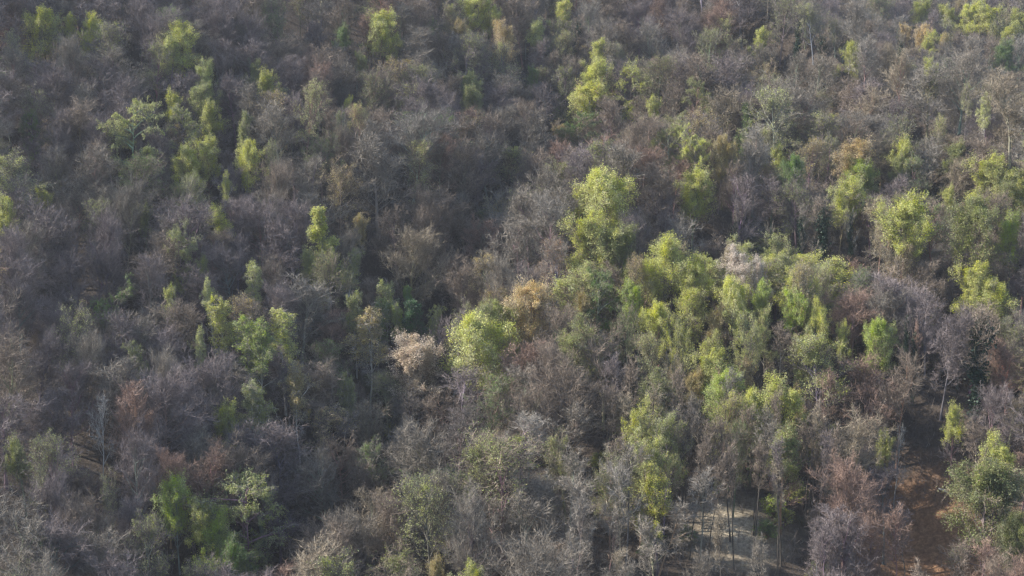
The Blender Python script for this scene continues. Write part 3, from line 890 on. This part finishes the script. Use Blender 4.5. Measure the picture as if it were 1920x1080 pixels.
# ------------------------------------------------------------------ timber on the ground
for u, v, L, hd in LOGS:
    b = march(u, v, 0.3)
    if b is None:
        continue
    g = np.random.default_rng(int(u))
    n = 7
    a = math.radians(hd)
    s = np.linspace(-L / 2, L / 2, n)
    X = b[0] + s * math.cos(a) + g.normal(0, .08, n); Y = b[1] + s * math.sin(a) + g.normal(0, .08, n)
    P = np.stack([X - b[0], Y - b[1], terrain(X, Y) - b[2] + 0.16], -1)[None]
    B, _, _ = grow(P, 5, .4, 1, .9, .2, np.array([L * .22]), .02, .15, 4, g)
    V1, F1 = tubes(P, np.linspace(.19, .07, n)[None], 7)
    V2, F2 = tubes(B, np.linspace(.05, .02, 4)[None] * np.ones((5, 1)), 4)
    o = bpy.data.objects.new('fallen_log', np_mesh('fallen_log', np.concatenate([V1, V2]), [np.concatenate([F1, F2 + len(V1)])], [M_TRUNK], True))
    o.location = b
    o.color = (0.5, 0.45, 0.36, 1)
    C.objects.link(o)
    note(o, u, v, 30, 'pale', 'fallen log', None, None, 'fallen logs on the forest floor', float(project(b)[2]))

# ------------------------------------------------------------------ undergrowth: bare saplings and brush nobody could count
def undergrowth():
    g = np.random.default_rng(99)
    n = n_all = 120000
    x = g.uniform(-180, 280, n); y = g.uniform(130, 520, n)
    u, v, d = project(np.stack([x, y, terrain(x, y)], -1))
    dens = 0.6 + 0.5 * np.sin(x * .13 + 2 * np.sin(y * .07)) * np.sin(y * .11)
    k = (u > -60) & (u < 1980) & (v < 1120) & (v > -60) & (g.random(n) < 0.6 + 0.4 * dens)
    for c, r in CLEAR:
        k &= (np.hypot(x - c[0], y - c[1]) > r) | (g.random(n) < 0.15)
    for (q0, q1), rr in ((plane_hit(1400, 1000), 12), (plane_hit(1740, 1000), 9), (plane_hit(1160, 915), 4)):
        k &= (np.hypot(x - q0, y - q1) > rr) | (g.random(n_all) < 0.3)
    x, y = x[k], y[k]
    n = len(x)
    L = 0.6 + 4.2 * g.random(n) ** 2
    P = np.empty((n, 4, 3)); P[:, 0] = np.stack([x, y, terrain(x, y) - 0.05], -1)
    cur = unit(np.stack([g.normal(0, .35, n), g.normal(0, .35, n), np.ones(n)], -1))
    for s in range(1, 4):
        cur = unit(cur + g.normal(0, .18, (n, 3)))
        P[:, s] = P[:, s - 1] + cur * (L / 3)[:, None]
    B, _, _ = grow(P, 9, .25, 1, .7, .2, L * .45, .05, .2, 3, g)
    V1, F1 = ribbons(P, np.linspace(.03, .012, 4)[None] * np.ones((n, 1)), g)
    V2, F2 = ribbons(B, np.linspace(.02, .007, 3)[None] * np.ones((len(B), 1)), g)
    o = bpy.data.objects.new('undergrowth', np_mesh('undergrowth', np.concatenate([V1, V2]), [np.concatenate([F1, F2 + len(V1)])], [M_TWIG]))
    o.color = (0.14, 0.118, 0.105, 1)
    C.objects.link(o)
    tag(o, 'thin brown saplings and brush between the trunks', kind='stuff')


undergrowth()

# ------------------------------------------------------------------ labels
LANDMARKS = [r for r in records if r['ref']]
used = set()
for r in records:
    if r['label']:
        used.add(r['label'])


def direction(du, dv):
    a = math.degrees(math.atan2(-dv, du)) % 360
    return ['right of', 'up and right of', 'above', 'up and left of', 'left of', 'down and left of', 'below', 'down and right of'][int((a + 22.5) // 45) % 8]


def describe(r):
    size = 'large' if r['w'] > 92 else 'small' if r['w'] < 44 else ''
    head = ' '.join(x for x in (size, r['look'], r['noun']) if x)
    near = sorted(LANDMARKS, key=lambda m: math.hypot(m['u'] - r['u'], m['v'] - r['v']))
    for m in near[:7]:
        if m is r:
            continue
        du, dv = r['u'] - m['u'], r['v'] - m['v']
        dist = math.hypot(du, dv)
        how = 'just' if dist < 75 else 'a little' if dist < 135 else 'some way' if dist < 220 else 'far'
        t = f"{head} {how} {direction(du, dv)} {m['ref']}"
        if t not in used and len(t.split()) <= 16:
            return t
    for m, m2 in zip(near, near[1:5]):
        t = f"{head} between {m['ref']} and {m2['ref']}"
        if t not in used and len(t.split()) <= 16:
            return t
    for m in near[:8]:
        for word in ('second', 'third', 'fourth', 'fifth'):
            du, dv = r['u'] - m['u'], r['v'] - m['v']
            t = f"{word} {head} {direction(du, dv)} {m['ref']}"
            if t not in used and len(t.split()) <= 16:
                return t
    return head + ' on the slope'


CAT = {'birch': 'birch', 'low bush': 'bush', 'bush': 'bush', 'fallen log': 'log'}
for r in sorted(records, key=lambda r: math.hypot(r['u'] - 960, r['v'] - 540)):
    t = r['label'] or describe(r)
    used.add(t)
    noun = r['noun']
    tag(r['o'], t, CAT.get(noun, noun if 'tree' in noun else 'tree'), r['group'])

# ------------------------------------------------------------------ thin air over the valley
if HAZE:
    m = bpy.data.materials.new('thin_haze')
    m.use_nodes = True
    nt = m.node_tree
    nt.nodes.remove(nt.nodes['Principled BSDF'])
    pv = nt.nodes.new('ShaderNodeVolumePrincipled')
    pv.inputs['Color'].default_value = (0.80, 0.87, 1.0, 1)
    pv.inputs['Density'].default_value = HAZE
    pv.inputs['Anisotropy'].default_value = 0.2
    nt.links.new(pv.outputs[0], nt.nodes['Material Output'].inputs['Volume'])
    x0, x1, y0, y1, z0, z1 = -1600, 1700, -800, 2500, -60, 520
    V = np.array([(x, y, z) for z in (z0, z1) for y in (y0, y1) for x in (x0, x1)], float)
    F = np.array([(0, 2, 3, 1), (4, 5, 7, 6), (0, 1, 5, 4), (2, 6, 7, 3), (0, 4, 6, 2), (1, 3, 7, 5)])
    hz = bpy.data.objects.new('haze', np_mesh('haze', V, [F], [m]))
    C.objects.link(hz)
    tag(hz, 'thin bluish haze in the air over the wooded slope', kind='stuff')
